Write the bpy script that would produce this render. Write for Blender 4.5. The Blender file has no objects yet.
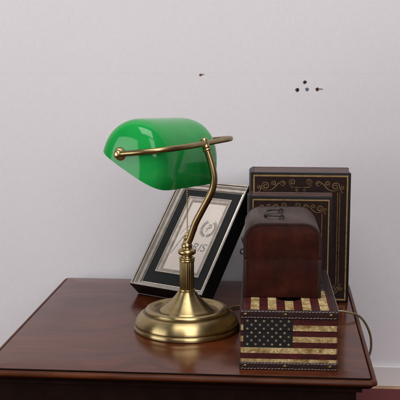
import bpy, bmesh, math, random
from mathutils import Vector, Matrix, noise as mnoise
random.seed(7)
SC = bpy.context.scene
COL = SC.collection
S = 0.01                      # everything below is written in centimetres
PI = math.pi
R = math.radians

# ------------------------------------------------------------------ camera
cam_d = bpy.data.cameras.new('camera')
cam = bpy.data.objects.new('camera', cam_d)
COL.objects.link(cam)
cam.location = (0, 0, 47.7*S)
cam.rotation_euler = (R(90-8.88), 0, 0)
cam_d.sensor_width = 36
cam_d.lens = 86.4
cam_d.clip_start = 0.05
cam_d.clip_end = 100
SC.camera = cam

# ------------------------------------------------------------------ world and lamps
W = bpy.data.worlds.new('World')
SC.world = W
W.use_nodes = True
bg = W.node_tree.nodes['Background']
bg.inputs['Color'].default_value = (0.95, 0.96, 1.0, 1)
bg.inputs['Strength'].default_value = 0.10

def softbox(name, loc, target, sx, sy, power, color=(1, 1, 1), spread=180):
    l = bpy.data.lights.new(name, 'AREA')
    l.shape = 'RECTANGLE'
    l.size = sx*S; l.size_y = sy*S
    l.energy = power; l.color = color
    l.spread = R(spread)
    o = bpy.data.objects.new(name, l)
    COL.objects.link(o)
    o.location = Vector(loc)*S
    d = Vector(target)*S - o.location
    o.rotation_euler = d.to_track_quat('-Z', 'Y').to_euler()
    return o
softbox('studio_softbox', (48, -125, 165), (0, 175, 15), 130, 215, 39, (1, .985, .975))
softbox('ceiling_softbox', (-10, 60, 270), (0, 185, 25), 190, 150, 56, (1, .985, .975))
softbox('studio_softbox', (-175, 70, 38), (0, 165, 22), 115, 135, 7.0, (.95, .98, 1), 110)

SC.view_settings.view_transform = 'Standard'
SC.view_settings.look = 'None'
SC.view_settings.exposure = 0.0
SC.view_settings.gamma = 1.0

# ------------------------------------------------------------------ node helpers
class NT:
    def __init__(self, name):
        self.m = bpy.data.materials.new(name)
        self.m.use_nodes = True
        self.t = self.m.node_tree
        self.b = self.t.nodes['Principled BSDF']
    def n(self, typ, **kw):
        nd = self.t.nodes.new(typ)
        for k, v in kw.items():
            if k in nd.bl_rna.properties and k not in ('inputs',):
                setattr(nd, k, v)
        return nd
    def l(self, a, b): self.t.links.new(a, b)
    def set(self, **kw):
        names = dict(color='Base Color', metal='Metallic', rough='Roughness', coat='Coat Weight', coatr='Coat Roughness',
                     spec='Specular IOR Level', aniso='Anisotropic', sheen='Sheen Weight', ior='IOR', trans='Transmission Weight')
        for k, v in kw.items():
            s = self.b.inputs[names[k]]
            s.default_value = (*v, 1) if isinstance(v, tuple) and len(v) == 3 else v
        return self
    def coord(self, scale=(1, 1, 1), rot=(0, 0, 0)):
        tc = self.n('ShaderNodeTexCoord'); mp = self.n('ShaderNodeMapping')
        mp.inputs['Scale'].default_value = scale
        mp.inputs['Rotation'].default_value = rot
        self.l(tc.outputs['Object'], mp.inputs['Vector'])
        return mp.outputs['Vector']
    def noise(self, vec, scale, detail=4, rough=.55, dist=0):
        nd = self.n('ShaderNodeTexNoise')
        nd.inputs['Scale'].default_value = scale; nd.inputs['Detail'].default_value = detail
        nd.inputs['Roughness'].default_value = rough; nd.inputs['Distortion'].default_value = dist
        self.l(vec, nd.inputs['Vector'])
        return nd.outputs['Fac']
    def ramp(self, fac, stops):
        nd = self.n('ShaderNodeValToRGB')
        el = nd.color_ramp.elements
        while len(el) < len(stops): el.new(.5)
        for e, (p, c) in zip(el, stops):
            e.position = p
            e.color = (*c, 1) if isinstance(c, tuple) else (c, c, c, 1)
        self.l(fac, nd.inputs['Fac'])
        return nd.outputs['Color']
    def mix(self, fac, a, b, mode='MIX'):
        nd = self.n('ShaderNodeMix', data_type='RGBA', blend_type=mode)
        for sock, v in ((nd.inputs['Factor'], fac), (nd.inputs[6], a), (nd.inputs[7], b)):
            if hasattr(v, 'links'): self.l(v, sock)
            elif isinstance(v, tuple): sock.default_value = (*v, 1)
            else: sock.default_value = v
        return nd.outputs[2]
    def math(self, op, a, b=0.0):
        nd = self.n('ShaderNodeMath', operation=op)
        for sock, v in ((nd.inputs[0], a), (nd.inputs[1], b)):
            if hasattr(v, 'links'): self.l(v, sock)
            else: sock.default_value = v
        return nd.outputs[0]
    def bump(self, h, strength=.3, dist=.001):
        nd = self.n('ShaderNodeBump')
        nd.inputs['Strength'].default_value = strength; nd.inputs['Distance'].default_value = dist
        self.l(h, nd.inputs['Height'])
        self.l(nd.outputs['Normal'], self.b.inputs['Normal'])
    def color(self, sock): self.l(sock, self.b.inputs['Base Color'])
    def rough(self, sock): self.l(sock, self.b.inputs['Roughness'])

def edge_wear(k, col, worn_col, radius, lo=.02, hi=.16, nscale=120, amount=1.0):
    bv = k.n('ShaderNodeBevel'); bv.samples = 4; bv.inputs['Radius'].default_value = radius
    ge = k.n('ShaderNodeNewGeometry')
    dt = k.n('ShaderNodeVectorMath', operation='DOT_PRODUCT')
    k.l(bv.outputs[0], dt.inputs[0]); k.l(ge.outputs['Normal'], dt.inputs[1])
    e = k.ramp(k.math('SUBTRACT', 1.0, dt.outputs['Value']), [(lo, 0.0), (hi, amount)])
    nz = k.ramp(k.noise(k.coord(), nscale, 5, .65), [(.42, 0.0), (.62, 1.0)])
    return k.mix(k.math('MULTIPLY', e, nz), col, worn_col)
M = {}
def mottled(name, c1, c2, scale=60, rough=.5, metal=0., bump=0., coat=0., r2=None, bscale=None, wear=None, **kw):
    k = NT(name)
    v = k.coord()
    f = k.noise(v, scale)
    c_ = k.ramp(f, [(.3, c1), (.7, c2)])
    if wear: c_ = edge_wear(k, c_, wear, .0016, amount=.8)
    k.color(c_)
    k.set(metal=metal, coat=coat, **kw)
    if r2 is None: k.set(rough=rough)
    else: k.rough(k.ramp(k.noise(v, scale*.6), [(.3, rough), (.7, r2)]))
    if bump: k.bump(k.noise(v, bscale or scale*4, 5), bump)
    M[name] = k.m
    return k

# wallpaper: pale, slightly pink, woven look
k = NT('wallpaper')
fx = k.noise(k.coord((55, 1, 900)), 1.0, 3, .6)
fz = k.noise(k.coord((1000, 1, 40)), 1.0, 3, .6)
weave = k.math('ADD', fx, fz)
big = k.noise(k.coord(), 2.2, 4)
tint = k.ramp(big, [(.3, (.655, .622, .645)), (.7, (.68, .647, .674))])
wv = k.ramp(k.math('MULTIPLY', weave, .5), [(.36, .93), (.64, 1.035)])
tcw = k.n('ShaderNodeTexCoord'); sxyz = k.n('ShaderNodeSeparateXYZ'); k.l(tcw.outputs['Object'], sxyz.inputs[0])
wob = k.math('MULTIPLY', k.noise(k.coord((6, 1, 1)), 3.0, 3), .006)
seam = k.math('ABSOLUTE', k.math('SUBTRACT', k.math('ADD', sxyz.outputs['Z'], wob), .4325))
sm = k.ramp(k.math('MULTIPLY', seam, 100), [(.05, .978), (.35, 1.0)])
c_ = k.mix(1.0, tint, wv, 'MULTIPLY')
c_ = k.mix(1.0, c_, sm, 'MULTIPLY')
spot = k.ramp(k.noise(k.coord(), 45, 3), [(.70, 1.0), (.80, .95)])
k.color(k.mix(1.0, c_, spot, 'MULTIPLY'))
k.set(rough=.62, spec=.35)
k.bump(weave, .22, .0006)
M['wallpaper'] = k.m

# mahogany table top
def mahogany(name, dark, mid, light, rough, coat, rot=R(8), spec=.29):
    k = NT(name)
    v = k.coord((3.0, 16, 16), (0, 0, rot))
    warp = k.noise(k.coord(), 5.0, 2)
    add = k.n('ShaderNodeVectorMath', operation='ADD')
    sc = k.n('ShaderNodeVectorMath', operation='SCALE')
    cmb = k.n('ShaderNodeCombineXYZ')
    k.l(warp, cmb.inputs[1])
    k.l(cmb.outputs[0], sc.inputs[0]); sc.inputs['Scale'].default_value = 4.5
    k.l(v, add.inputs[0]); k.l(sc.outputs[0], add.inputs[1])
    k.set(spec=spec)
    f = k.noise(add.outputs[0], 1.6, 4, .55, .3)
    fine = k.noise(k.coord((14, 260, 260), (0, 0, rot)), 1.0, 3)
    c = k.ramp(f, [(.28, dark), (.5, mid), (.74, light)])
    pores = k.noise(k.coord((45, 1100, 1100), (0, 0, rot)), 1.0, 2)
    c = k.mix(.55, c, k.ramp(fine, [(.3, .5), (.7, 1.3)]), 'MULTIPLY')
    k.color(k.mix(.6, c, k.ramp(pores, [(.30, .45), (.42, 1.0)]), 'MULTIPLY'))
    k.rough(k.ramp(k.noise(k.coord(), 14, 4), [(.3, rough), (.75, rough+.07)]))
    k.set(coat=coat, coatr=.12)
    k.bump(fine, .03, .0003)
    M[name] = k.m
mahogany('mahogany', (.050, .0100, .0038), (.082, .0175, .0060), (.125, .030, .0100), .15, .05)
mahogany('mahogany_edge', (.036, .0080, .0022), (.070, .0165, .0042), (.11, .029, .007), .36, .0, 0, .14)
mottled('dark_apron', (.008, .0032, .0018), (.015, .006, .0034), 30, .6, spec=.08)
mottled('white_skirting', (.62, .58, .59), (.66, .62, .63), 8, .45)
mottled('plank_floor', (.34, .19, .10), (.46, .27, .15), 30, .5)
mottled('red_carpet', (.085, .010, .012), (.13, .016, .018), 300, .95, bump=.8)

# brass
def brass(name, c1, c2, rough, r2, scale=40, bumpy=0.0, aniso=0., turned=False):
    k = NT(name)
    v = k.coord()
    f = k.noise(v, scale, 5)
    k.color(k.ramp(f, [(.3, c1), (.72, c2)]))
    k.rough(k.ramp(k.noise(k.coord((1, 1, 14)), scale*1.5, 5), [(.3, rough), (.7, r2)]))
    k.set(metal=1., aniso=aniso)
    if turned:
        tg = k.n('ShaderNodeTangent', direction_type='RADIAL', axis='Z')
        k.l(tg.outputs[0], k.b.inputs['Tangent'])
        k.b.inputs['Anisotropic Rotation'].default_value = 0.25
        k.bump(k.noise(k.coord((30, 30, 2600)), 1.0, 3), .05, .0002)
    if bumpy: k.bump(k.noise(v, 500, 3), bumpy, .0003)
    M[name] = k.m
brass('antique_brass', (.36, .265, .125), (.46, .35, .175), .25, .36)
brass('turned_brass', (.37, .272, .125), (.50, .38, .19), .29, .38, aniso=.92, turned=True)
brass('dark_brass', (.13, .09, .037), (.20, .14, .06), .32, .45)
brass('arm_brass', (.27, .195, .09), (.37, .28, .135), .27, .38)
brass('stud_brass', (.5, .36, .16), (.62, .46, .22), .3, .4)
mottled('iron', (.016, .013, .011), (.035, .028, .023), 60, .5, .5)

k = NT('green_glass')
k.color(k.ramp(k.noise(k.coord(), 25, 3), [(.3, (.006, .26, .045)), (.7, (.012, .30, .055))]))
sm_ = k.noise(k.coord((1, 1, 3)), 30, 5, .6)
k.rough(k.ramp(sm_, [(.35, .07), (.62, .115), (.75, .17)]))
k.set(spec=.32)
k.bump(k.noise(k.coord(), 9, 2), .05, .002)
M['green_glass'] = k.m
mottled('white_glass', (.75, .78, .74), (.8, .82, .78), 20, .25)
mottled('bulb_glass', (.8, .8, .78), (.85, .85, .82), 20, .2)

# picture frame
k = NT('silver_leaf')
v = k.coord()
k.color(k.ramp(k.noise(v, 70, 5), [(.28, (.45, .40, .35)), (.7, (.66, .595, .53))]))
k.set(metal=.85, rough=.42)
k.bump(k.noise(v, 300, 4), .12, .0004)
M['silver_leaf'] = k.m
mottled('aged_leaf', (.27, .23, .20), (.42, .37, .33), 70, .52, .6)
mottled('tarnished_leaf', (.08, .068, .06), (.16, .14, .12), 60, .5, .5)
mottled('black_wood', (.006, .0055, .0055), (.011, .010, .0095), 50, .38, spec=.25)
mottled('charcoal_mat', (.011, .0115, .012), (.017, .018, .0185), 500, .85, bump=.3, spec=.2)
mottled('print_paper', (.52, .45, .40), (.60, .53, .475), 22, .8)
mottled('print_ink', (.13, .122, .115), (.30, .275, .26), 240, .8)
mottled('back_card', (.16, .11, .07), (.2, .14, .09), 40, .9)

# books
mottled('black_leather', (.006, .0048, .005), (.012, .009, .009), 90, .42, bump=.35, bscale=700, wear=(.07, .038, .026), spec=.2)
mottled('brown_panel', (.012, .005, .0045), (.021, .0082, .0066), 80, .45, bump=.3, bscale=600, spec=.18)
mottled('brown_top', (.055, .028, .024), (.095, .052, .045), 60, .5, bump=.3, bscale=500, wear=(.16, .09, .065), spec=.3)
for nm_, a_, b_, lo_ in (('gilding', (.25, .15, .052), (.38, .24, .09), .30), ('dull_gilding', (.19, .108, .038), (.32, .19, .07), .36)):
    k = NT(nm_)
    g_ = k.ramp(k.noise(k.coord(), 130, 4), [(.3, a_), (.7, b_)])
    rub = k.ramp(k.noise(k.coord(), 75, 6, .7), [(lo_, .85), (lo_+.13, 0.0)])
    k.color(k.mix(rub, g_, (.035, .016, .011)))
    k.set(rough=.42, metal=.4)
    M[nm_] = k.m
# chest
k = NT('oxblood_leather')
v = k.coord()
f = k.noise(v, 26, 6, .6)
c_ = k.ramp(f, [(.25, (.013, .0035, .0026)), (.55, (.034, .0068, .004)), (.8, (.066, .0145, .006))])
scr = k.ramp(k.noise(k.coord((90, 5, 14), (0, R(25), 0)), 3.0, 4, .7), [(.66, 0.0), (.76, .55)])
c_ = k.mix(scr, c_, (.11, .034, .016))
k.color(edge_wear(k, c_, (.10, .03, .013), .002, .02, .2, 120, .6))
k.rough(k.ramp(k.noise(v, 50, 4), [(.3, .38), (.7, .55)]))
k.set(spec=.10)
k.bump(k.noise(v, 420, 5), .30, .0005)
M['oxblood_leather'] = k.m
k = NT('grained_leather')
v = k.coord((9, 2.5, 9))
f = k.noise(v, 9, 6, .65)
k.color(k.ramp(f, [(.25, (.014, .006, .004)), (.6, (.044, .019, .0115)), (.85, (.09, .046, .03))]))
k.set(rough=.42, spec=.2)
k.bump(f, .35, .0007)
M['grained_leather'] = k.m
# flag box
def worn(name, base, dirt, scale, amt, rough=.55):
    k = NT(name)
    v = k.coord()
    f1 = k.noise(v, scale, 7, .7, .6)
    f2 = k.noise(v, scale*5, 5, .7)
    c = k.mix(k.ramp(f1, [(.36, amt), (.62, 0.0)]), base, dirt)
    c = k.mix(k.ramp(f2, [(.35, amt*.8), (.6, 0.0)]), c, dirt)
    k.color(c); k.set(rough=rough, spec=.25)
    k.bump(f2, .1, .0003)
    M[name] = k.m
worn('flag_red', (.088, .0085, .009), (.018, .004, .004), 55, .8)
worn('flag_cream', (.70, .555, .27), (.15, .075, .016), 62, .95)
worn('flag_navy', (.0065, .0085, .013), (.014, .011, .009), 60, .6)
worn('flag_star', (.46, .355, .18), (.10, .06, .025), 90, .8)
mottled('trim_leather', (.015, .006, .005), (.028, .011, .009), 90, .5, bump=.35, bscale=600, wear=(.085, .045, .03), spec=.25)
mottled('stitch_thread', (.26, .21, .20), (.38, .32, .30), 200, .8)
mottled('black_lining', (.004, .004, .004), (.007, .007, .007), 50, .9)
k = NT('gold_cord')
k.color(k.ramp(k.noise(k.coord(), 120, 3), [(.3, (.10, .068, .028)), (.7, (.18, .125, .055))]))
k.set(rough=.35, metal=.25, coat=.5)
M['gold_cord'] = k.m
mottled('rust_metal', (.10, .035, .018), (.24, .095, .055), 900, .6, .3)
mottled('grey_metal', (.10, .10, .12), (.2, .2, .22), 900, .5, .6)
mottled('dark_metal', (.010, .009, .010), (.025, .022, .024), 900, .7, 0., spec=.2)

# ------------------------------------------------------------------ mesh helpers (cm)
def bm_new(): return bmesh.new()
def link_mesh(name, bm, mats, parent=None, smooth=None, recalc=True, loc=(0, 0, 0), rot=(0, 0, 0)):
    if recalc: bmesh.ops.recalc_face_normals(bm, faces=bm.faces[:])
    for v in bm.verts: v.co *= S
    me = bpy.data.meshes.new(name)
    if smooth is not None:
        for f in bm.faces: f.smooth = True
        for e in bm.edges:
            if len(e.link_faces) == 2 and e.calc_face_angle(0) > R(smooth): e.smooth = False
    bm.to_mesh(me); bm.free()
    if not isinstance(mats, (list, tuple)): mats = [mats]
    for m in mats: me.materials.append(M[m])
    o = bpy.data.objects.new(name, me)
    COL.objects.link(o)
    if parent: o.parent = parent
    o.location = Vector(loc)*S; o.rotation_euler = rot
    return o
def thing(name, label, cat, loc=(0, 0, 0), rot=(0, 0, 0), group=None):
    o = bpy.data.objects.new(name, None)
    o.empty_display_size = .02
    COL.objects.link(o)
    o.location = Vector(loc)*S; o.rotation_euler = rot
    o['label'] = label; o['category'] = cat
    if group: o['group'] = group
    return o
def struct(o): o['kind'] = 'structure'; return o
def add_box(bm, x0, x1, y0, y1, z0, z1, bev=0., seg=2, mat=0):
    r = bmesh.ops.create_cube(bm, size=1)
    vs = r['verts']
    for v in vs:
        v.co = Vector(((x0+x1)/2+v.co.x*(x1-x0), (y0+y1)/2+v.co.y*(y1-y0), (z0+z1)/2+v.co.z*(z1-z0)))
    fs = set(f for v in vs for f in v.link_faces)
    for f in fs: f.material_index = mat
    if bev:
        es = list(set(e for v in vs for e in v.link_edges))
        r2 = bmesh.ops.bevel(bm, geom=es, offset=bev, segments=seg, affect='EDGES', profile=.5)
        for f in r2['faces']: f.material_index = mat
def loft(bm, rings, close=True, cap0=False, cap1=False, mat=0):
    """rings: lists of Vectors, all the same length"""
    vr = [[bm.verts.new(p) for p in ring] for ring in rings]
    n = len(vr[0])
    for a, b in zip(vr, vr[1:]):
        for i in range(n if close else n-1):
            j = (i+1) % n
            f = bm.faces.new((a[i], a[j], b[j], b[i])); f.material_index = mat
    if cap0: bm.faces.new(vr[0][::-1]).material_index = mat
    if cap1: bm.faces.new(vr[-1]).material_index = mat
    return vr
def lathe(bm, prof, seg=64, cap0=False, cap1=False, cx=0, cy=0, mat=0, mod=None):
    rings = []
    for r, z in prof:
        rings.append([Vector((cx+(mod(i, r, z) if mod else r)*math.cos(2*PI*i/seg),
                              cy+(mod(i, r, z) if mod else r)*math.sin(2*PI*i/seg), z)) for i in range(seg)])
    loft(bm, rings, True, cap0, cap1, mat)
def catmull(pts, n=8):
    P = [Vector(p) for p in pts]
    P = [P[0]*2-P[1]] + P + [P[-1]*2-P[-2]]
    out = []
    for i in range(1, len(P)-2):
        a, b, c, d = P[i-1:i+3]
        for k_ in range(n):
            t = k_/n
            out.append(.5*((2*b)+(c-a)*t+(2*a-5*b+4*c-d)*t*t+(3*b-a-3*c+d)*t**3))
    out.append(P[-2])
    return out
def tube(bm, pts, rad, seg=16, caps=True, mat=0):
    pts = [Vector(p) for p in pts]
    rings = []
    nrm = None
    for i, p in enumerate(pts):
        d = (pts[min(i+1, len(pts)-1)]-pts[max(i-1, 0)]).normalized()
        if nrm is None:
            nrm = d.orthogonal().normalized()
        nrm = (nrm - d*nrm.dot(d)).normalized()
        b = d.cross(nrm)
        r = rad(i/(len(pts)-1)) if callable(rad) else rad
        rings.append([p+(nrm*math.cos(2*PI*j/seg)+b*math.sin(2*PI*j/seg))*r for j in range(seg)])
    loft(bm, rings, True, caps, caps, mat)
def ball(bm, c, r, sx=1, sy=1, sz=1, u=20, v=12, mat=0):
    g = bmesh.ops.create_uvsphere(bm, u_segments=u, v_segments=v, radius=r)
    for x in g['verts']:
        x.co = Vector((x.co.x*sx+c[0], x.co.y*sy+c[1], x.co.z*sz+c[2]))
    for f in set(f for x in g['verts'] for f in x.link_faces): f.material_index = mat
def cyl(bm, a, b, r, r2=None, seg=24, mat=0):
    tube(bm, [a, Vector(a).lerp(Vector(b), .5), b], (lambda t: r+(r2-r)*t) if r2 is not None else r, seg, True, mat)
def rrect(x0, x1, y0, y1, r, n=5):
    """rounded rectangle outline, counter clockwise, 2D"""
    out = []
    for cx, cy, a in ((x1-r, y0+r, -90), (x1-r, y1-r, 0), (x0+r, y1-r, 90), (x0+r, y0+r, 180)):
        for i in range(n+1):
            t = R(a+90*i/n)
            out.append((cx+r*math.cos(t), cy+r*math.sin(t)))
    return out
def plate(bm, poly, y0, y1, mat=0):
    """a flat shape given in x,z and given thickness along y"""
    a = [bm.verts.new((x, y0, z)) for x, z in poly]
    b = [bm.verts.new((x, y1, z)) for x, z in poly]
    n = len(poly)
    fs = [bm.faces.new(a), bm.faces.new(b[::-1])]
    for i in range(n):
        j = (i+1) % n
        fs.append(bm.faces.new((a[j], a[i], b[i], b[j])))
    for f in fs: f.material_index = mat
def ribbon(bm, pts, w, y0, y1, mat=0):
    """a raised line of width w (number or function of 0..1) drawn in x,z"""
    P = [Vector((p[0], p[1])) for p in pts]
    L, Rr = [], []
    for i, p in enumerate(P):
        d = (P[min(i+1, len(P)-1)]-P[max(i-1, 0)])
        if d.length < 1e-9: d = Vector((1, 0))
        d.normalize()
        nn = Vector((-d.y, d.x))
        ww = (w(i/(len(P)-1)) if callable(w) else w)/2
        L.append(p+nn*ww); Rr.append(p-nn*ww)
    rows = []
    for a, b in zip(L, Rr):
        rows.append([Vector((a.x, y1, a.y)), Vector((a.x, y0, a.y)), Vector((b.x, y0, b.y)), Vector((b.x, y1, b.y))])
    loft(bm, rows, False, False, False, mat)

# ------------------------------------------------------------------ the setting
YAW = R(-4.8)
bl = Vector((-28.8, 199.7, 0))
FLOOR = -22.9
wall_at = Vector((-4, 199.8, 0))
wbm = bm_new(); add_box(wbm, -260, 260, 0, 12, FLOOR-2, 200)
wall = struct(link_mesh('wall', wbm, 'wallpaper', loc=wall_at, rot=(0, 0, YAW)))
sbm = bm_new(); add_box(sbm, -260, 260, -.9, -.02, FLOOR, FLOOR+4.4, .15)
sk = link_mesh('skirting', sbm, 'white_skirting', wall)
fbm = bm_new(); add_box(fbm, -260, 260, -330, -.03, FLOOR-2, FLOOR)
struct(link_mesh('floor', fbm, 'plank_floor', loc=wall_at, rot=(0, 0, YAW)))
cbm = bm_new(); add_box(cbm, -120, 150, -220, -4.0, .01, .7, .2)
carpet = link_mesh('carpet', cbm, 'red_carpet', loc=wall_at+Vector((0, 0, FLOOR)), rot=(0, 0, YAW))
carpet['label'] = 'dark red carpet on the floor at lower right, beyond the table'
carpet['category'] = 'carpet'

# ------------------------------------------------------------------ table
TW, TD = 60.1, 60.6
table = thing('side_table', 'low polished mahogany table with moulded edge carrying everything else', 'table',
              bl+Matrix.Rotation(YAW, 3, 'Z') @ Vector((TW/2, -TD/2, FLOOR)), (0, 0, YAW))
def rings_rect(prof, w, d, r, n=6):
    out = []
    for ins, z in prof:
        out.append([Vector((x, y, z)) for x, y in rrect(-w/2+ins, w/2-ins, -d/2+ins, d/2-ins, max(r-ins*.6, .12), n)])
    return out
TZ = -FLOOR
bm = bm_new()
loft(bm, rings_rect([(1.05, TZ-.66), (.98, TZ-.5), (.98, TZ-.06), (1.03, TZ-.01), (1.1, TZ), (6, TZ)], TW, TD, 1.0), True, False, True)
for f in bm.faces:                     # shadow line round the raised panel, painted in as dark riser faces
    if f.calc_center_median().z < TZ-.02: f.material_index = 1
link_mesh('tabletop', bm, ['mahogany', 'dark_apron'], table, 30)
bm = bm_new()
loft(bm, rings_rect([(1.3, TZ-.6), (.76, TZ-.6), (.74, TZ-.3), (.68, TZ-.2), (.5, TZ-.18), (.30, TZ-.27), (.12, TZ-.42), (.02, TZ-.62), (0, TZ-.78), (.06, TZ-.92), (.22, TZ-1.02), (.5, TZ-1.05)], TW, TD, 1.0))
link_mesh('edge_moulding', bm, 'mahogany_edge', table, 40)
bm = bm_new()
loft(bm, rings_rect([(.5, TZ-1.06), (.55, TZ-1.25), (.8, TZ-1.5), (1.3, TZ-1.75), (1.9, TZ-1.95), (2.1, TZ-2.1), (2.1, TZ-2.6), (4, TZ-2.6)], TW, TD, 1.0))
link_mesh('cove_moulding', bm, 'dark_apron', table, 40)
bm = bm_new()
w2, d2 = TW/2-2.9, TD/2-2.9
wl = w2+.8                             # the carcass reaches a little further out on the left
for x0, x1, y0, y1 in ((-wl, w2, -d2, -d2+2), (-wl, w2, d2-2, d2), (-wl, -wl+2, -d2+2.01, d2-2.01), (w2-2, w2, -d2+2.01, d2-2.01)):
    add_box(bm, x0, x1, y0, y1, TZ-12, TZ-2.61, .1)
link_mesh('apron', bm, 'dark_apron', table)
for sx in (-1, 1):
    for sy in (-1, 1):
        bm = bm_new()
        add_box(bm, min(sx*(w2-.1), sx*(w2-3.6)), max(sx*(w2-.1), sx*(w2-3.6)), min(sy*(d2+.1), sy*(d2-3.6)), max(sy*(d2+.1), sy*(d2-3.6)), .71, TZ-12.01, .25)
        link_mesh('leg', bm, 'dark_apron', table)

# ------------------------------------------------------------------ banker's lamp
LC = Vector((-2.26, 161.3, 0))
lamp = thing('desk_lamp', 'antique brass banker lamp with glossy green glass shade', 'lamp', LC)
B = 62
U = Vector((math.cos(R(B)), math.sin(R(B)), 0)); V = Vector((-U.y, U.x, 0)); Z = Vector((0, 0, 1))
# base
prof = [(0.3, .02), (8.9, .02), (9.12, .12), (9.2, .35), (9.16, .6), (9.02, .78), (8.95, .95), (9.0, 1.1), (8.92, 1.45), (8.66, 2.0), (8.22, 2.55), (7.6, 2.98),
        (7.36, 3.06), (7.22, 3.14), (7.2, 3.42), (7.08, 3.62), (6.8, 3.76), (6.4, 3.8), (6.05, 3.68), (5.78, 3.4), (5.55, 3.18), (5.2, 3.08), (4.9, 3.12), (4.75, 3.3), (4.68, 3.46), (4.4, 3.6),
        (3.8, 4.05), (3.1, 4.68), (2.5, 5.3), (2.0, 5.9), (1.68, 6.35), (1.55, 6.62), (1.2, 6.66)]
bm = bm_new(); lathe(bm, prof, 96, True, True)
for f in bm.faces:                     # tarnish in the turned grooves
    d_ = f.calc_center_median(); q_ = math.hypot(d_.x, d_.y)
    if 4.74 < q_ < 5.6 and d_.z > 2.5 or 7.18 < q_ < 7.5 and d_.z > 2.9 or 8.9 < q_ < 9.08 and .6 < d_.z < 1.2: f.material_index = 1
link_mesh('base', bm, ['turned_brass', 'dark_brass'], lamp, 40)
# fluted column
NF = 20
def flute(i, r, z):
    return r*(1-.075*(.5-.5*math.cos(2*PI*i*NF/160)))
bm = bm_new(); lathe(bm, [(1.05, 6.6), (1.24, 6.95), (1.24, 11.8), (1.05, 12.1)], 160, True, True, mod=flute)
link_mesh('column', bm, 'dark_brass', lamp, 60)
bm = bm_new()
lathe(bm, [(1.1, 6.58), (1.36, 6.66), (1.42, 6.82), (1.36, 7.0), (1.1, 7.06)], 48, True, True)
link_mesh('collar', bm, 'antique_brass', lamp, 50)
bm = bm_new()
lathe(bm, [(1.1, 11.75), (1.30, 11.8), (1.36, 12.0), (1.30, 12.14), (1.22, 12.2), (1.36, 12.3), (1.38, 12.45), (1.28, 12.58), (1.0, 12.66), (.92, 12.85), (1.0, 13.0), (1.3, 13.08), (1.52, 13.3),
           (1.56, 13.55), (1.48, 13.82), (1.22, 14.02), (.92, 14.1), (.86, 14.25), (.95, 14.4), (.98, 14.6), (.9, 14.85), (.72, 15.1), (.62, 15.35), (.55, 15.6), (.3, 15.75)], 56, True, True)
link_mesh('collar', bm, 'antique_brass', lamp, 50)
bm = bm_new(); ball(bm, (-.1, 0, 15.95), .47)
link_mesh('finial', bm, 'antique_brass', lamp, 60)
# curved arm, in the plane across the shade
arm_sz = [(.15, 15.2), (.55, 15.75), (1.6, 18.5), (2.56, 20.3), (3.51, 21.95), (4.45, 23.6), (5.05, 25.1), (5.2, 26.7), (4.85, 28.5), (4.1, 30.7), (3.65, 31.7)]
bm = bm_new(); tube(bm, catmull([-V*s+Z*z for s, z in arm_sz], 8), lambda t: .62-.05*t, 20)
link_mesh('arm', bm, 'arm_brass', lamp, 60)
J = -V*3.5+Z*32.3                      # joint of arm and yoke
bm = bm_new()
ax = (Z*1.0 + V*.35).normalized()
def along(b_, c, axis, prof_, seg=32):
    q = Vector((0, 0, 1)).rotation_difference(axis).to_matrix()
    rings = [[c+q @ Vector((r*math.cos(2*PI*i/seg), r*math.sin(2*PI*i/seg), h)) for i in range(seg)] for r, h in prof_]
    loft(b_, rings, True, True, True)
along(bm, J, ax, [(.3, -1.35), (.62, -1.3), (.74, -1.15), (.66, -.95), (.6, -.9), (.72, -.8), (.74, -.6), (.62, -.45), (.6, 0), (.56, .45), (.66, .5), (.62, .72), (.45, .9), (.2, .98)])
link_mesh('joint', bm, 'antique_brass', lamp, 50)
# yoke
WY, HL = 9.5, 11.8
YV = (V*WY - Z*1.15)                   # from the joint to the pivot line
def yk(u_, w_): return J + U*u_ + YV*(w_/WY)
left = [yk(-HL, WY-.2), yk(-HL, 8), yk(-HL+.05, 6.2), yk(-HL+.45, 4.3), yk(-HL+1.5, 2.5), yk(-HL+3.3, 1.2), yk(-HL+5.6, .45), yk(-4.0, .1)]
mid = [yk(-2, 0), yk(0, 0), yk(2, 0.02), yk(4, .06)]
right = [yk(4, .1), yk(6.6, .1), yk(9.0, .12), yk(10.8, .55), yk(11.8, 1.6), yk(12.1, 3.3), yk(12.05, 5.4), yk(11.95, 7.4), yk(HL, WY-.2)]
bm = bm_new(); tube(bm, catmull(left+mid+right[1:], 6), .46, 18)
link_mesh('yoke', bm, 'arm_brass', lamp, 60)
PC = J+YV                              # centre of the pivot line
for s in (-1, 1):
    bm = bm_new()
    c = PC+U*(s*(HL-.1))
    along(bm, c, -U*s, [(.2, -.85), (.5, -.8), (.68, -.5), (.72, -.2), (.6, 0), (.5, .1), (.5, .2), (.95, .25), (1.1, .35), (1.1, .5), (.8, .56)])
    link_mesh('pivot_screw', bm, 'antique_brass', lamp, 50)
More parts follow.
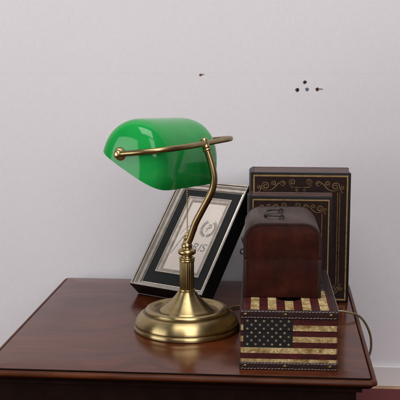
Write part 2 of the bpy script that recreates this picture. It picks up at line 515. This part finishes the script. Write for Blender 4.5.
# glass shade: a D shaped section along the pivot line with rounded closed ends
sec = [(4.95, .0), (4.55, 1.1), (3.85, 2.4), (2.8, 3.6), (1.5, 4.5), (0, 5.05), (-1.5, 5.15), (-3.2, 4.85), (-4.9, 4.0), (-6.3, 2.5), (-7.1, .7), (-7.45, -1.2), (-7.45, -3.2), (-7.25, -5.0), (-6.75, -6.4)]
secs = catmull([Vector((w, h, 0)) for w, h in sec], 4)
mw, mh = -.9, -3.2
STILT = .05                            # the far end hangs a little lower
SHL = 11.35
def shade_shell(b_, off, mat, flip):
    rings = []
    N = 56
    for i in range(N+1):
        ph = -1+2*i/N
        ph = math.sin(ph*PI/2)
        f = max(1-abs(ph)**8, 0)**(1/3.0)
        f = max(f, .02)
        ring = []
        for j, p in enumerate(secs):
            q = Vector((mw+(p.x-mw)*f, mh+(p.y-mh)*f))
            # offset inwards for the lining
            d = Vector((q.x-mw, q.y-mh)); L_ = max(d.length, .001)
            q = Vector((mw, mh))+d*max((L_-off)/L_, .01)
            uu = ph*(SHL-off)
            ring.append(PC+U*uu+V*q.x+Z*(q.y-STILT*uu))
        rings.append(ring)
    return loft(b_, rings, False, True, True, mat)
bm = bm_new()
outer = shade_shell(bm, 0, 0, False)
inner = shade_shell(bm, .38, 1, True)
for idx in (0, -1):
    for i in range(len(outer)-1):
        f = bm.faces.new((outer[i][idx], outer[i+1][idx], inner[i+1][idx], inner[i][idx])); f.material_index = 0
link_mesh('glass_shade', bm, ['green_glass', 'white_glass'], lamp, 50, True)
# socket, bulb and chain
bm = bm_new()
along(bm, PC+U*(-4)+Z*.6-V*1.0, U, [(.8, 0), (1.3, .1), (1.4, .6), (1.4, 3.2), (1.55, 3.4), (1.55, 5.2), (1.3, 5.3)])
cyl(bm, PC-U*10.9+Z*.3-V*.6, PC-U*3.9+Z*.6-V*1.0, .35)
sock = link_mesh('socket', bm, 'antique_brass', lamp, 50)
bm = bm_new()
along(bm, PC+U*1.3+Z*.6-V*1.0, U, [(1.0, 0), (1.2, .5), (1.7, 1.6), (2.1, 2.8), (2.15, 3.8), (1.8, 5.0), (1.1, 5.8), (.3, 6.1)])
link_mesh('bulb', bm, 'bulb_glass', lamp, 50)
bm = bm_new()
cx, cy = -.0, 5.7
zz = 31.0
while zz > 15.9:
    ball(bm, (cx, cy, zz), .15, u=8, v=6); zz -= .36
link_mesh('pull_chain', bm, 'stud_brass', lamp, 60)
bm = bm_new(); along(bm, Vector((cx, cy, 15.0)), Z, [(.15, -.6), (.38, -.5), (.48, -.1), (.4, .5), (.2, .9)], 16)
link_mesh('chain_bob', bm, 'stud_brass', lamp, 60)
# power cord: from the base, behind the flag box, over the table's right edge
cord = [(2.5, 168.0, .5), (3.6, 170.6, .32), (5.0, 172.6, .30), (6.6, 174.3, .30), (8.2, 174.6, .30), (11, 173.3, .3), (15, 170.4, .3), (19.5, 168.6, .4), (22.5, 167.9, 1.0), (25.0, 167.4, 1.35), (26.8, 167.3, 1.1),
        (28.4, 167.3, .55), (29.5, 167.3, -.5), (30.45, 167.3, -2.3), (30.9, 167.3, -4.3), (30.75, 167.4, -6.5), (29.6, 168, -9.5), (27.6, 169, -13), (26.5, 172, -17), (27, 180, -20.5), (29, 190, -21.6)]
bm = bm_new(); tube(bm, catmull([Vector(p)-LC for p in cord], 8), .215, 12)
link_mesh('power_cord', bm, 'gold_cord', lamp, 60)

# ------------------------------------------------------------------ picture frame
A_, LAM = R(34), R(42)
fr_r = Vector((math.cos(A_), -math.sin(A_), 0)); fr_n = Vector((math.sin(A_), math.cos(A_), 0))
fr_up = Vector((0, 0, math.cos(LAM)))+fr_n*math.sin(LAM)
TH = 4.0                               # depth of the frame
FB = Vector((-13.79, 183.01, TH*math.sin(LAM)))    # lower left front corner
pf = thing('picture_frame', 'tilted silver and black picture frame with script print, leaning behind the lamp', 'picture frame', FB)
yb = fr_up.cross(fr_r)                 # local axes: x right, y into the frame's back, z up the frame
if yb.dot(fr_n) < 0: yb = -yb
pf.rotation_euler = Matrix((fr_r, yb, fr_up)).transposed().to_euler()
X1, Z1 = 17.0, 25.2
def rect_rings(x0, x1, z0, z1, prof):
    return [[Vector((x, y, z)) for x, z in ((x0+i, z0+i), (x1-i, z0+i), (x1-i, z1-i), (x0+i, z1-i))] for i, y in prof]
bm = bm_new()
loft(bm, rect_rings(0, X1, 0, Z1, [(.05, .3), (.05, .08), (.12, .0), (.26, .0), (.36, .10), (.40, .24), (.46, .34), (.52, .32), (.62, .42), (.82, .72), (.88, .86), (.94, .90), (1.0, .88), (1.12, 1.0), (1.3, 1.2), (1.36, 1.32), (1.42, 1.34), (1.5, 1.30), (1.56, 1.4), (1.56, 1.6)]))
for f in bm.faces:                     # tarnish lies in the grooves of the profile
    d_ = f.calc_center_median()
    e_ = min(d_.x, X1-d_.x, d_.z, Z1-d_.z)
    if any(a_ < e_ < b_ for a_, b_ in ((.36, .45), (.86, .93), (1.32, 1.40))): f.material_index = 1
link_mesh('moulding', bm, ['silver_leaf', 'tarnished_leaf'], pf)
bm = bm_new()
loft(bm, rect_rings(0, X1, 0, Z1, [(.052, .1), (0, .16), (-.02, .4), (-.02, TH-.15), (.1, TH), (1.2, TH), (1.2, 2.2)]))
link_mesh('frame_side', bm, 'black_wood', pf)
bm = bm_new()
fx0, fx1, fz0, fz1 = 3.45, 13.65, 4.1, 22.1
loft(bm, [[Vector((x, 1.5, z)) for x, z in ((a, c), (b, c), (b, d), (a, d))] for a, b, c, d in ((1.5, X1-1.5, 1.5, Z1-1.5), (fx0+.1, fx1-.1, fz0+.1, fz1-.1))])
link_mesh('mat_board', bm, 'charcoal_mat', pf)
bm = bm_new()
loft(bm, rect_rings(fx0, fx1, fz0, fz1, [(0, 1.55), (0, 1.26), (.06, 1.2), (.2, 1.2), (.26, 1.28), (.32, 1.36), (.45, 1.36), (.8, 1.6), (.86, 1.68), (1.0, 1.66), (1.08, 1.76), (1.1, 1.9)]))
for f in bm.faces:
    d_ = f.calc_center_median()
    if min(d_.x-fx0, fx1-d_.x, d_.z-fz0, fz1-d_.z) > .28: f.material_index = 1
link_mesh('fillet', bm, ['silver_leaf', 'aged_leaf'], pf)
bm = bm_new()
add_box(bm, fx0+.6, fx1-.6, 1.82, 2.0, fz0+.6, fz1-.6)
pr = link_mesh('print', bm, 'print_paper', pf)
bm = bm_new(); add_box(bm, 1.25, X1-1.25, 3.2, 3.5, 1.25, Z1-1.25)
link_mesh('backing_board', bm, 'back_card', pf)
# what is drawn on the print
def text_mesh(name, body, size, x, y, z, mat, parent, shear=0., align='LEFT', ext=.004):
    cu = bpy.data.curves.new(name, 'FONT')
    cu.body = body; cu.size = size*S; cu.shear = shear; cu.align_x = align; cu.extrude = ext*S
    tmp = bpy.data.objects.new(name, cu); COL.objects.link(tmp)
    dg = bpy.context.evaluated_depsgraph_get()
    me = bpy.data.meshes.new_from_object(tmp.evaluated_get(dg))
    bpy.data.objects.remove(tmp)
    o = bpy.data.objects.new(name, me); COL.objects.link(o)
    me.materials.clear(); me.materials.append(M[mat])
    o.parent = parent; o.location = Vector((x, y, z))*S; o.rotation_euler = (R(90), 0, 0)
    return o
py0, py1 = 1.80, 1.83
bm = bm_new()
th = lambda t: .08+.15*math.sin(PI*t)
ribbon(bm, catmull([(4.75, 8.6, 0), (5.05, 9.6, 0), (5.7, 12.0, 0), (6.6, 14.4, 0), (7.1, 15.4, 0)], 8), th, py0, py1)
ribbon(bm, catmull([(5.0, 13.2, 0), (5.6, 14.6, 0), (6.8, 15.7, 0), (8.0, 15.4, 0), (8.3, 14.2, 0), (7.5, 12.9, 0), (6.3, 12.3, 0)], 8), lambda t: .06+.10*math.sin(PI*t), py0, py1)
link_mesh('script_letter', bm, 'print_ink', pr)
text_mesh('lettering', 'ARIS', 2.5, 7.15, 1.80, 10.0, 'print_ink', pr, .2)
bm = bm_new()
wc = (10.85, 15.3)
for s in (-1, 1):
    for i in range(12):
        t = i/11
        a = R(-84+132*t)
        rx, rz = 1.5, 1.75
        px, pz = wc[0]+s*rx*math.cos(a), wc[1]+rz*math.sin(a)
        da = a+R(90)
        for k2 in (-1, 1):
            dd = da+k2*R(38)
            ln, wd = .62, .2
            dx, dz = math.cos(dd)*s, math.sin(dd)
            nx, nz = -dz, dx
            poly = [(px, pz), (px+dx*ln*.5+nx*wd*.6, pz+dz*ln*.5+nz*wd*.6), (px+dx*ln, pz+dz*ln), (px+dx*ln*.5-nx*wd*.6, pz+dz*ln*.5-nz*wd*.6)]
            plate(bm, poly, py0-.004*(i % 2)-.002*k2, py1)
    ribbon(bm, [(wc[0]+s*1.5*math.cos(R(-90+138*t/20)), wc[1]+1.75*math.sin(R(-90+138*t/20))) for t in range(21)], .07, py0+.01, py1)
link_mesh('laurel_wreath', bm, 'print_ink', pr)
bm = bm_new()
em = lambda *q: [(wc[0]+a, wc[1]+b, 0) for a, b in q]
ribbon(bm, catmull(em((-.3, -.9), (-.1, 0), (.25, 1.0)), 6), .16, py0, py1)
ribbon(bm, catmull(em((-.65, .1), (0, 0), (.65, .3)), 6), .12, py0-.004, py1)
ribbon(bm, catmull(em((-.4, .65), (.25, .95), (.55, .55), (.1, .1)), 6), .12, py0-.008, py1)
link_mesh('emblem', bm, 'print_ink', pr)

# ------------------------------------------------------------------ books
def spiral(cx, cz, r0, turns, a0, sgn, n=44, rmin=.1):
    return [(cx+(r0+(rmin-r0)*t/n)*math.cos(a0+sgn*2*PI*turns*t/n), cz+(r0+(rmin-r0)*t/n)*math.sin(a0+sgn*2*PI*turns*t/n)) for t in range(n+1)]
def scroll_half(bm, cx, zt, s, g, y0, y1):
    """half of a scroll band; cx centre, zt its top line, s = +-1, g = size"""
    q = lambda x, z: (cx+s*x*g, zt+z*g)
    def rb(pts, w): ribbon(bm, [q(*p[:2]) for p in pts], lambda t: w*g*(.42+.5*math.sin(PI*t)), y0, y1)
    rb(spiral(6.55, -1.75, .86, 1.75, R(-100), 1, rmin=.16), .17)
    rb(catmull([(6.4, -2.6, 0), (5.6, -2.55, 0), (4.9, -2.1, 0), (4.3, -1.4, 0), (3.6, -1.05, 0), (3.0, -1.3, 0)], 6), .17)
    rb(spiral(5.0, -1.25, .52, 1.5, R(-60), 1, rmin=.1), .14)
    rb(spiral(1.55, -1.0, .62, 1.6, R(-30), 1, rmin=.12), .15)
    rb(catmull([(3.9, -1.3, 0), (3.3, -1.75, 0), (2.9, -1.2, 0), (3.3, -.8, 0), (3.8, -1.0, 0)], 5), .14)
    rb(catmull([(2.1, -1.3, 0), (1.7, -1.9, 0), (1.1, -2.0, 0), (.04, -2.0, 0)], 6), .14)
    rb(spiral(.68, -2.5, .3, 1.2, R(90), -1, 24, .06), .12)
    rb(spiral(7.85, -2.0, .42, 1.4, R(-90), -1, 30, .08), .13)
    rb(catmull([(7.35, -2.1, 0), (7.6, -2.7, 0), (8.0, -3.0, 0)], 5), .12)
def book(name, label, loc, yaw, w, h, d, bt, g, two_lines):
    t = thing(name, label, 'book', loc, (0, 0, yaw))
    bd = .45
    # front board with its raised panel
    bm = bm_new(); add_box(bm, 0, w, 0, bd, 0, h, .16, 3)
    fc = link_mesh('front_cover', bm, 'black_leather', t, 40)
    bm = bm_new(); add_box(bm, bt+.1, w-bt-.1, -.03, .06, bt+.2, h-bt-.1, .02, 1)
    link_mesh('cover_panel', bm, 'brown_panel', fc)
    bm = bm_new()
    lw = .30*g
    def bar(x0, x1, z0, z1, y=-.05): add_box(bm, x0, x1, y, .02, z0, z1, .015, 1)
    bar(bt, w-bt, h-bt-lw, h-bt); bar(bt, w-bt, bt, bt+lw)
    bar(bt, bt+lw*.9, bt+lw+.001, h-bt-lw-.001); bar(w-bt-lw*.9, w-bt, bt+lw+.001, h-bt-lw-.001)
    link_mesh('gilt_border', bm, 'gilding', fc)
    zt, zb = h-bt-lw, bt+lw
    for s in (-1, 1):
        bm = bm_new(); scroll_half(bm, w/2, zt, s, g, -.05, -.02)
        link_mesh('gilt_scrollwork', bm, 'dull_gilding', fc)
        bm = bm_new(); scroll_half(bm, w/2, 0, s, g, -.05, -.02)       # the same band upside down at the foot
        for v in bm.verts: v.co.z = zb-v.co.z
        link_mesh('gilt_scrollwork', bm, 'dull_gilding', fc)
    for xx in two_lines:
        for x in (xx, w-xx):
            bm = bm_new(); add_box(bm, x-.05, x+.05, -.045, -.01, bt+lw+2.8*g, h-bt-lw-2.9*g)
            link_mesh('gilt_line', bm, 'dull_gilding', fc)
    bm = bm_new(); add_box(bm, 0.02, w+.12, d-bd, d, 0, h+.02, .16, 3)
    link_mesh('back_cover', bm, 'brown_top', t, 40)
    # rounded spine on the left
    bm = bm_new()
    out = [(-.02, 0.3)] + [(-.42*math.sin(PI*i/10), .05+(d-.1)*i/10) for i in range(1, 10)] + [(-.02, d-.3), (.5, d-.3), (.5, .3)]
    loft(bm, [[Vector((x, y, z)) for x, y in out] for z in (.05, h-.04)], True, True, True)
    link_mesh('spine', bm, 'black_leather', t, 50)
    bm = bm_new(); add_box(bm, .51, w-.1, bd+.005, d-bd-.005, .1, h-.07, .08, 2)
    link_mesh('book_block', bm, 'brown_top', t)
    return t
book('book_box', 'tall dark brown book with gilt scroll border, the bigger one standing at the back', (9.55, 179.4, 0), R(-4.7), 18.75, 25.0, 8.6, .5, 1.0, (2.0, 2.42))
book('book_box', 'smaller dark brown book with gilt scroll border, between big book and leather chest', (8.95, 172.6, 0), R(-4.7), 15.15, 21.55, 4.9, .62, .80, (1.95,))

# ------------------------------------------------------------------ flag box
BW, BD, BH = 14.5, 27.2, 9.2
FBY = R(-3.6)
box = thing('storage_box', 'flag printed stars and stripes box with stitched brown trim, under the leather chest', 'box', (6.08, 139.55, 0), (0, 0, FBY))
ZS = 6.0                                # seam between body and lid
TH1, TH0 = 1.35, 1.2                    # upper and lower trim
# body (hollow)
def shell(bm, x0, x1, y0, y1, z0, z1, t, mat_out=0, mat_in=1, top=True):
    for a in ((x0, x1, y0, y0+t, z0, z1), (x0, x1, y1-t, y1, z0, z1), (x0, x0+t, y0+t, y1-t, z0, z1), (x1-t, x1, y0+t, y1-t, z0, z1)):
        add_box(bm, *a, mat=mat_out)
bm = bm_new(); shell(bm, .06, BW-.06, .06, BD-.06, .05, ZS-.03, .4)
add_box(bm, .46, BW-.46, .46, BD-.46, .05, .5)
body = link_mesh('box_body', bm, 'trim_leather', box)
# lid with its oval slot
bm = bm_new()
shell(bm, .03, BW-.03, .03, BD-.03, ZS+.03, BH-.25, .4)
ov = []
for i in range(40):
    a = 2*PI*i/40
    cyy = 7.55 if math.sin(a) < 0 else 15.5
    ov.append((7.4+1.9*math.cos(a), cyy+1.9*math.sin(a)))
def holed(bm, outer, hole, z0, z1, mat=0):
    for z in (z0, z1):
        vo = [bm.verts.new((x, y, z)) for x, y in outer]; vh = [bm.verts.new((x, y, z)) for x, y in hole]
        es = [bm.edges.new((a, b)) for vs in (vo, vh) for a, b in zip(vs, vs[1:]+vs[:1])]
        g = bmesh.ops.triangle_fill(bm, edges=es, use_beauty=True)
        for f in g['geom']:
            if isinstance(f, bmesh.types.BMFace): f.material_index = mat
        if z == z0: o0, h0 = vo, vh
    for a, b in ((o0, vo), (h0, vh)):
        n = len(a)
        for i in range(n):
            bm.faces.new((a[i], a[(i+1) % n], b[(i+1) % n], b[i])).material_index = mat
holed(bm, [(.03, .03), (BW-.03, .03), (BW-.03, BD-.03), (.03, BD-.03)], ov, BH-.25, BH)
lid = link_mesh('lid', bm, 'trim_leather', box)
bm = bm_new()
loft(bm, [[Vector((x, y, z)) for x, y in ov] for z in (BH+.015, BH-.9)])
bm2 = [Vector((x, y, BH-.9)) for x, y in ov]
bm.faces.new([bm.verts.new(p) for p in bm2])
link_mesh('slot_lining', bm, 'black_lining', lid, recalc=False)
# flag panel on a vertical face; x = across, z = up. Built from stripes with real thickness
def star(bm, x, z, r, y0, y1, mat):
    plate(bm, [(x+(r if i % 2 == 0 else r*.42)*math.sin(i*PI/5), z+(r if i % 2 == 0 else r*.42)*math.cos(i*PI/5)) for i in range(10)], y0, y1, mat)
def flag_front(bm, x0, x1, zlo, zhi, ztop, pitch, cx0, cx1, nst, y, th_):
    """stripes from ztop downwards, clipped to zlo..zhi, canton from cx0 to cx1 over the first nst stripes"""
    for i in range(14):
        a, b = ztop-pitch*(i+1), ztop-pitch*i
        a2, b2 = max(a, zlo), min(b, zhi)
        if b2-a2 < .02: continue
        m = 0 if i % 2 == 0 else 1
        if i < nst:
            if cx0 > x0: add_box(bm, x0, cx0, y, y+th_, a2, b2, mat=m)
            add_box(bm, cx1, x1, y, y+th_, a2, b2, mat=m)
        else:
            add_box(bm, x0, x1, y, y+th_, a2, b2, mat=m)
    a = max(ztop-pitch*nst, zlo); b = min(ztop, zhi)
    if b > a: add_box(bm, cx0, cx1, y, y+th_, a, b, mat=2)
FT = BH-TH1                              # upper edge of the visible flag
PIT = .88
mats = ['flag_red', 'flag_cream', 'flag_navy', 'flag_star']
CX0, CX1 = .42, 7.85
def stars_front(bm, zlo, zhi):
    rows = 7
    for r_ in range(rows):
        z = FT-.26-r_*.605
        nn = 7
        for c_ in range(nn):
            x = CX0+.62+c_*1.24+(.62 if r_ % 2 else 0)
            if x > CX1-.25 or not (zlo+.12 < z < zhi-.12): continue
            star(bm, x, z, .25, -.042, -.012, 3)
for parent, zlo, zhi, nm in ((body, TH0, ZS-.04, 'flag_panel'), (lid, ZS+.04, FT+.1, 'flag_panel')):
    bm = bm_new()
    flag_front(bm, .12, BW-.12, zlo, zhi, FT+.02, PIT, CX0, CX1, 5, -.022, .07)
    stars_front(bm, zlo, zhi)
    link_mesh(nm, bm, mats, parent)
    # right side and left side: plain continuation of the stripes
    for side in (0, 1):
        bm = bm_new()
        for i in range(14):
            a, b = max(FT+.02-PIT*(i+1), zlo), min(FT+.02-PIT*i, zhi)
            if b-a < .02: continue
            x = BW-.07 if side else -.0
            add_box(bm, x, x+.07, .12, BD-.12, a, b, mat=i % 2)
        link_mesh(nm, bm, mats, parent)
# top of the lid: stripes run front to back, canton at the far right
bm = bm_new()
sx0, sx1, sy0, sy1 = .08, 13.65, .45, BD-1.0
tz0, tz1 = BH-.03, BH+.022
def strip(x0, x1, y0, y1, mat):
    """a stripe cut round the oval slot"""
    n = 28
    ys = sorted(set([y0, y1]+[y0+(y1-y0)*i/n for i in range(n+1)]+[p[1] for p in ov if y0 < p[1] < y1]))
    def hole(y):
        c = min(max(y, 7.55), 15.5)
        d = 1.9**2-(y-c)**2
        return (7.4-math.sqrt(d), 7.4+math.sqrt(d)) if d > 0 else None
    def quad(a0, b0, a1, b1, ya, yb):
        if b0-a0 < .003 and b1-a1 < .003: return
        vs = [(a0, ya), (b0, ya), (b1, yb), (a1, yb)]
        t_ = [bm.verts.new((x, y, tz1)) for x, y in vs]
        bm.faces.new(t_).material_index = mat
    for ya, yb in zip(ys, ys[1:]):
        h0, h1 = hole(ya), hole(yb)
        if not h0 and not h1: quad(x0, x1, x0, x1, ya, yb); continue
        h0 = h0 or (7.4, 7.4); h1 = h1 or (7.4, 7.4)
        quad(x0, min(max(h0[0], x0), x1), x0, min(max(h1[0], x0), x1), ya, yb)
        quad(max(min(h0[1], x1), x0), x1, max(min(h1[1], x1), x0), x1, ya, yb)
PT = 1.305
for i in range(11):
    a, b = sx0+(0 if i == 0 else .1)+PT*i, min(sx0+.1+PT*(i+1), sx1)
    if b-a < .05: continue
    cutoff = 12.4 if a > 4.4 else sy1
    strip(a, b, sy0, cutoff, i % 2)
strip(sx0+.1+PT*3.31, sx1, 12.4, sy1, 2)
for r_ in range(9):
    for c_ in range(7):
        x = 12.9-c_*1.25-(.62 if r_ % 2 else 0); y = 13.3+r_*1.38
        if x < 5.2: continue
        hx = abs(x-7.4) < 2.3 and y < 17.6
        if hx: continue
        pts_ = [(x+(.30 if i % 2 == 0 else .13)*math.sin(i*PI/5), y-(.30 if i % 2 == 0 else .13)*math.cos(i*PI/5)) for i in range(10)]
        lo = [bm.verts.new((px, py, tz1+.012)) for px, py in pts_]
        bm.faces.new(lo).material_index = 3
fp = link_mesh('flag_panel', bm, mats, lid, recalc=False)
for p in fp.data.polygons:
    if p.normal.z < 0: p.flip()
# leather trims: upper and lower band right round, and a strip along the lid's right edge
def band(bm, z0, z1, o):
    for a in ((-o, BW+o, -o, .35), (-o, BW+o, BD-.35, BD+o)):
        add_box(bm, a[0], a[1], a[2], a[3], z0, z1, .1, 3)
    add_box(bm, -o+.01, .36, .36, BD-.36, z0+.004, z1-.004, .1, 3); add_box(bm, BW-.36, BW+o-.01, .36, BD-.36, z0+.004, z1-.004, .1, 3)
bm = bm_new(); band(bm, FT+.12, BH+.06, .13)
add_box(bm, 13.66, BW+.1, .37, BD-.37, BH-.1, BH+.05, .06, 2)
ut = link_mesh('lid_trim', bm, 'trim_leather', lid, 40)
bm = bm_new(); band(bm, .02, TH0, .13)
lt = link_mesh('foot_trim', bm, 'trim_leather', body, 40)
def stitches(bm, z, y, x0, x1, rnd):
    x = x0
    while x < x1-.2:
        l_ = .34+rnd.uniform(-.05, .06)
        zz_ = z+rnd.uniform(-.03, .03)
        tube(bm, [(x, y+.03, zz_-.03), (x+l_*.25, y-.02, zz_), (x+l_*.75, y-.02, zz_+.03), (x+l_, y+.03, zz_+.05)], .043, 6)
        x += l_+.15+rnd.uniform(-.02, .04)
def stitches_side(bm, z, x, y0, y1, rnd):
    y = y0
    while y < y1:
        tube(bm, [(x-.03, y, z), (x+.02, y+.1, z), (x+.02, y+.26, z+.02), (x-.03, y+.36, z+.04)], .055, 6); y += .52
rnd = random.Random(3)
for par, zs in ((ut, (FT+.28, BH-.12)), (lt, (.2, TH0-.17))):
    bm = bm_new()
    for z in zs:
        stitches(bm, z, -.135, .1, BW, rnd)
        stitches_side(bm, z, BW+.125, .3, BD-.6, rnd)
    link_mesh('stitching', bm, 'stitch_thread', par, 60)
    for x in (.75, 6.75, 13.5):
        bm = bm_new()
        zc = (zs[0]+zs[1])/2
        ball(bm, (x, -.13, zc), .27, 1.25, .55, .95, 14, 8)
        ball(bm, (x, -.2, zc), .14, 1.2, .7, .9, 10, 6)
        link_mesh('stud', bm, 'dark_brass', par, 60)

# ------------------------------------------------------------------ leather chest
CW, CD, CH, CS = 12.1, 15.9, 11.9, 6.3
chest = thing('leather_chest', 'small oxblood leather chest with rounded lid and metal handle, on the flag box', 'chest', (6.82, 146.98, BH+.06), (0, 0, R(-3.4)))
def arch(x0, x1, z0, z1, r, n=10):
    out = [(x0, z0), (x1, z0)]
    for i in range(n+1):
        a = R(90*i/n); out.append((x1-r+r*math.cos(a), z1-r+r*math.sin(a)))
    for i in range(n+1):
        a = R(90+90*i/n); out.append((x0+r+r*math.cos(a), z1-r+r*math.sin(a)))
    return out
def arch_solid(bm, x0, x1, z0, z1, r, y0, y1, mat=0, bev=.12):
    def rg(i, y): return [Vector((x, y, z)) for x, z in arch(x0+i, x1-i, z0+i*.3, z1-i, max(r-i, .1))]
    vr = loft(bm, [rg(bev, y0), rg(bev*.3, y0+bev*.3), rg(0, y0+bev), rg(0, y1-bev), rg(bev*.3, y1-bev*.3), rg(bev, y1)], True, False, False, mat)
    bm.faces.new(vr[0][::-1]).material_index = 1
    bm.faces.new(vr[-1]).material_index = 1
bm = bm_new(); add_box(bm, 0, CW, .02, CD-.02, 0, CS, .10, 3)
cb = link_mesh('chest_body', bm, 'oxblood_leather', chest, 40)
bm = bm_new(); arch_solid(bm, -.03, CW+.03, CS+.008, CH, 2.8, 0, CD)
cl = link_mesh('chest_lid', bm, ['grained_leather', 'oxblood_leather'], chest, 40)
# dark edge binding round the two end faces
for y0, y1 in ((-.07, .1), (CD-.1, CD+.07)):
    bm = bm_new()
    o_ = [Vector((x, 0, z)) for x, z in arch(-.06, CW+.06, CS+.1, CH+.03, 2.83)]
    i_ = [Vector((x, 0, z)) for x, z in arch(.42, CW-.42, CS+.1, CH-.40, 2.4)]
    o_, i_ = o_[1:]+o_[:1], i_[1:]+i_[:1]
    rows = []
    for a, b in zip(o_, i_):
        ya, yb = Vector((0, y0, 0)), Vector((0, y1, 0))
        m_ = a.lerp(b, .5)+Vector((0, y0-.05 if y0 < 0 else y1+.05, 0))
        rows.append([a+yb, a+ya, m_, b+ya, b+yb] if y0 < 0 else [a+ya, a+yb, m_, b+yb, b+ya])
    loft(bm, rows, False)
    link_mesh('binding', bm, 'trim_leather', cl, 60)
bm = bm_new(); add_box(bm, .2, CW-.2, -.02, .05, CS-.16, CS-.05, .015, 1)
link_mesh('rim', bm, 'oxblood_leather', cb)
for x0, x1 in ((-.05, .5), (CW-.5, CW+.05)):
    bm = bm_new(); add_box(bm, x0, x1, -.05, .1, .02, CS-.17, .04, 2)
    link_mesh('corner_binding', bm, 'trim_leather', cb, 40)
# handle: two plates with staples and a bail lying to the left
hx, hy0, hy1 = 6.0, 4.0, 10.2
for y in (hy0, hy1):
    bm = bm_new()
    lathe(bm, [(.02, CH+.13), (.35, CH+.12), (.62, CH+.08), (.72, CH+.0)], 20, cx=hx, cy=y)
    tube(bm, catmull([(hx-.32, y, CH), (hx-.25, y, CH+.45), (hx, y, CH+.62), (hx+.25, y, CH+.45), (hx+.32, y, CH)], 5), .1, 8)
    link_mesh('handle_plate', bm, 'iron', cl, 50)
bm = bm_new()
tube(bm, catmull([(hx+.1, hy0-.3, CH+.38), (hx+.05, hy0, CH+.4), (hx-.6, hy0+.05, CH+.42), (hx-1.7, hy0+.3, CH+.4), (hx-2.4, hy0+1.0, CH+.36), (hx-2.6, hy0+2.0, CH+.36), (hx-2.6, (hy0+hy1)/2, CH+.42),
                  (hx-2.6, hy1-2.0, CH+.36), (hx-2.4, hy1-1.0, CH+.36), (hx-1.7, hy1-.3, CH+.4), (hx-.6, hy1-.05, CH+.42), (hx+.05, hy1, CH+.4), (hx+.1, hy1+.3, CH+.38)], 6),
     lambda t: .13+.15*max(0, 1-abs(t-.5)*4.2), 12)
link_mesh('handle', bm, 'iron', cl, 60)
# clasp on the left side
bm = bm_new()
yc = CD/2
add_box(bm, -.14, .02, yc-1.0, yc+1.0, CS+.35, CS+2.2, .06, 2)
ball(bm, (-.2, yc, CS+1.45), .42, .8, 1.2, 1)
ball(bm, (-.14, yc, CS+.95), .3, .8, 1.2, 1)
link_mesh('hasp', bm, 'iron', cl, 50)
bm = bm_new()
add_box(bm, -.1, .02, yc-.7, yc+.7, CS-1.5, CS-.2, .05, 2)
tube(bm, [( -.32+.34*math.cos(a_*PI/8), yc-.2, CS-.6+.42*math.sin(a_*PI/8)) for a_ in range(17)], .12, 8)
link_mesh('staple', bm, 'iron', cb, 50)

# ------------------------------------------------------------------ old screw holes in the wall
def chip_outline(r, rr, n=18, amp=.25):
    k0 = rr.uniform(0, 9)
    return [(r*(1+amp*(mnoise.noise((math.cos(2*PI*i/n)*1.3+k0, math.sin(2*PI*i/n)*1.3, k0))))*math.cos(2*PI*i/n),
             r*(1+amp*(mnoise.noise((math.cos(2*PI*i/n)*1.3+k0, math.sin(2*PI*i/n)*1.3, k0))))*math.sin(2*PI*i/n)) for i in range(n)]
def wall_hole(name, label, cat, u_, z, rim, core, r, off, tail=None, group=None, seed=1):
    p = wall_at+Matrix.Rotation(YAW, 3, 'Z') @ Vector((u_, 0, 0))
    t = thing(name, label, cat, (p.x, p.y, z), (0, 0, YAW), group)
    rr = random.Random(seed)
    bm = bm_new()
    o_ = chip_outline(r, rr, 24, .28)
    # a low crater lip standing just proud of the paper
    rings = [[Vector((x*k_, y_, z_*k_)) for x, z_ in o_] for k_, y_ in ((1.1, -.002), (1.0, -.05), (.8, -.09), (.55, -.06), (.2, -.03))]
    loft(bm, rings, True, False, True)
    link_mesh('rim', bm, rim, t, 60)
    bm = bm_new()
    plate(bm, [(x+off[0], z_+off[1]) for x, z_ in chip_outline(r*.78, rr, 20, .3)], -.10, -.02)
    link_mesh('plug', bm, core, t)
    if tail:
        bm = bm_new()
        tube(bm, catmull([(r*.6, -.05, .02), (tail*.5, -.10, .12), (tail, -.05, .05)], 5), lambda q: .10-.06*q, 6)
        link_mesh('splinter', bm, rim, t, 60)
wy = lambda x: (x-wall_at.x)/math.cos(YAW)
grp = 'old screw holes in the wall above the books'
wall_hole('wall_hole', 'tiny rusty chip alone in the wall above the green lampshade', 'hole', wy(.1), 42.65, 'rust_metal', 'rust_metal', .23, (-.05, 0), .75, None, 2)
wall_hole('wall_hole', 'rusty brown screw hole, leftmost of the four in the wall', 'hole', wy(19.9), 39.6, 'rust_metal', 'dark_metal', .36, (.09, .10), None, grp, 3)
wall_hole('wall_hole', 'dark screw hole, topmost of the four in the wall', 'hole', wy(21.45), 41.2, 'rust_metal', 'dark_metal', .33, (.0, .02), None, grp, 5)
wall_hole('wall_hole', 'grey plugged hole in the middle of the group in the wall', 'hole', wy(21.9), 39.75, 'grey_metal', 'grey_metal', .34, (0, 0), None, grp, 8)
wall_hole('wall_hole', 'rusty screw hole with a crack to its right, rightmost of the four', 'hole', wy(23.95), 39.75, 'rust_metal', 'dark_metal', .33, (.07, .07), 1.2, grp, 11)
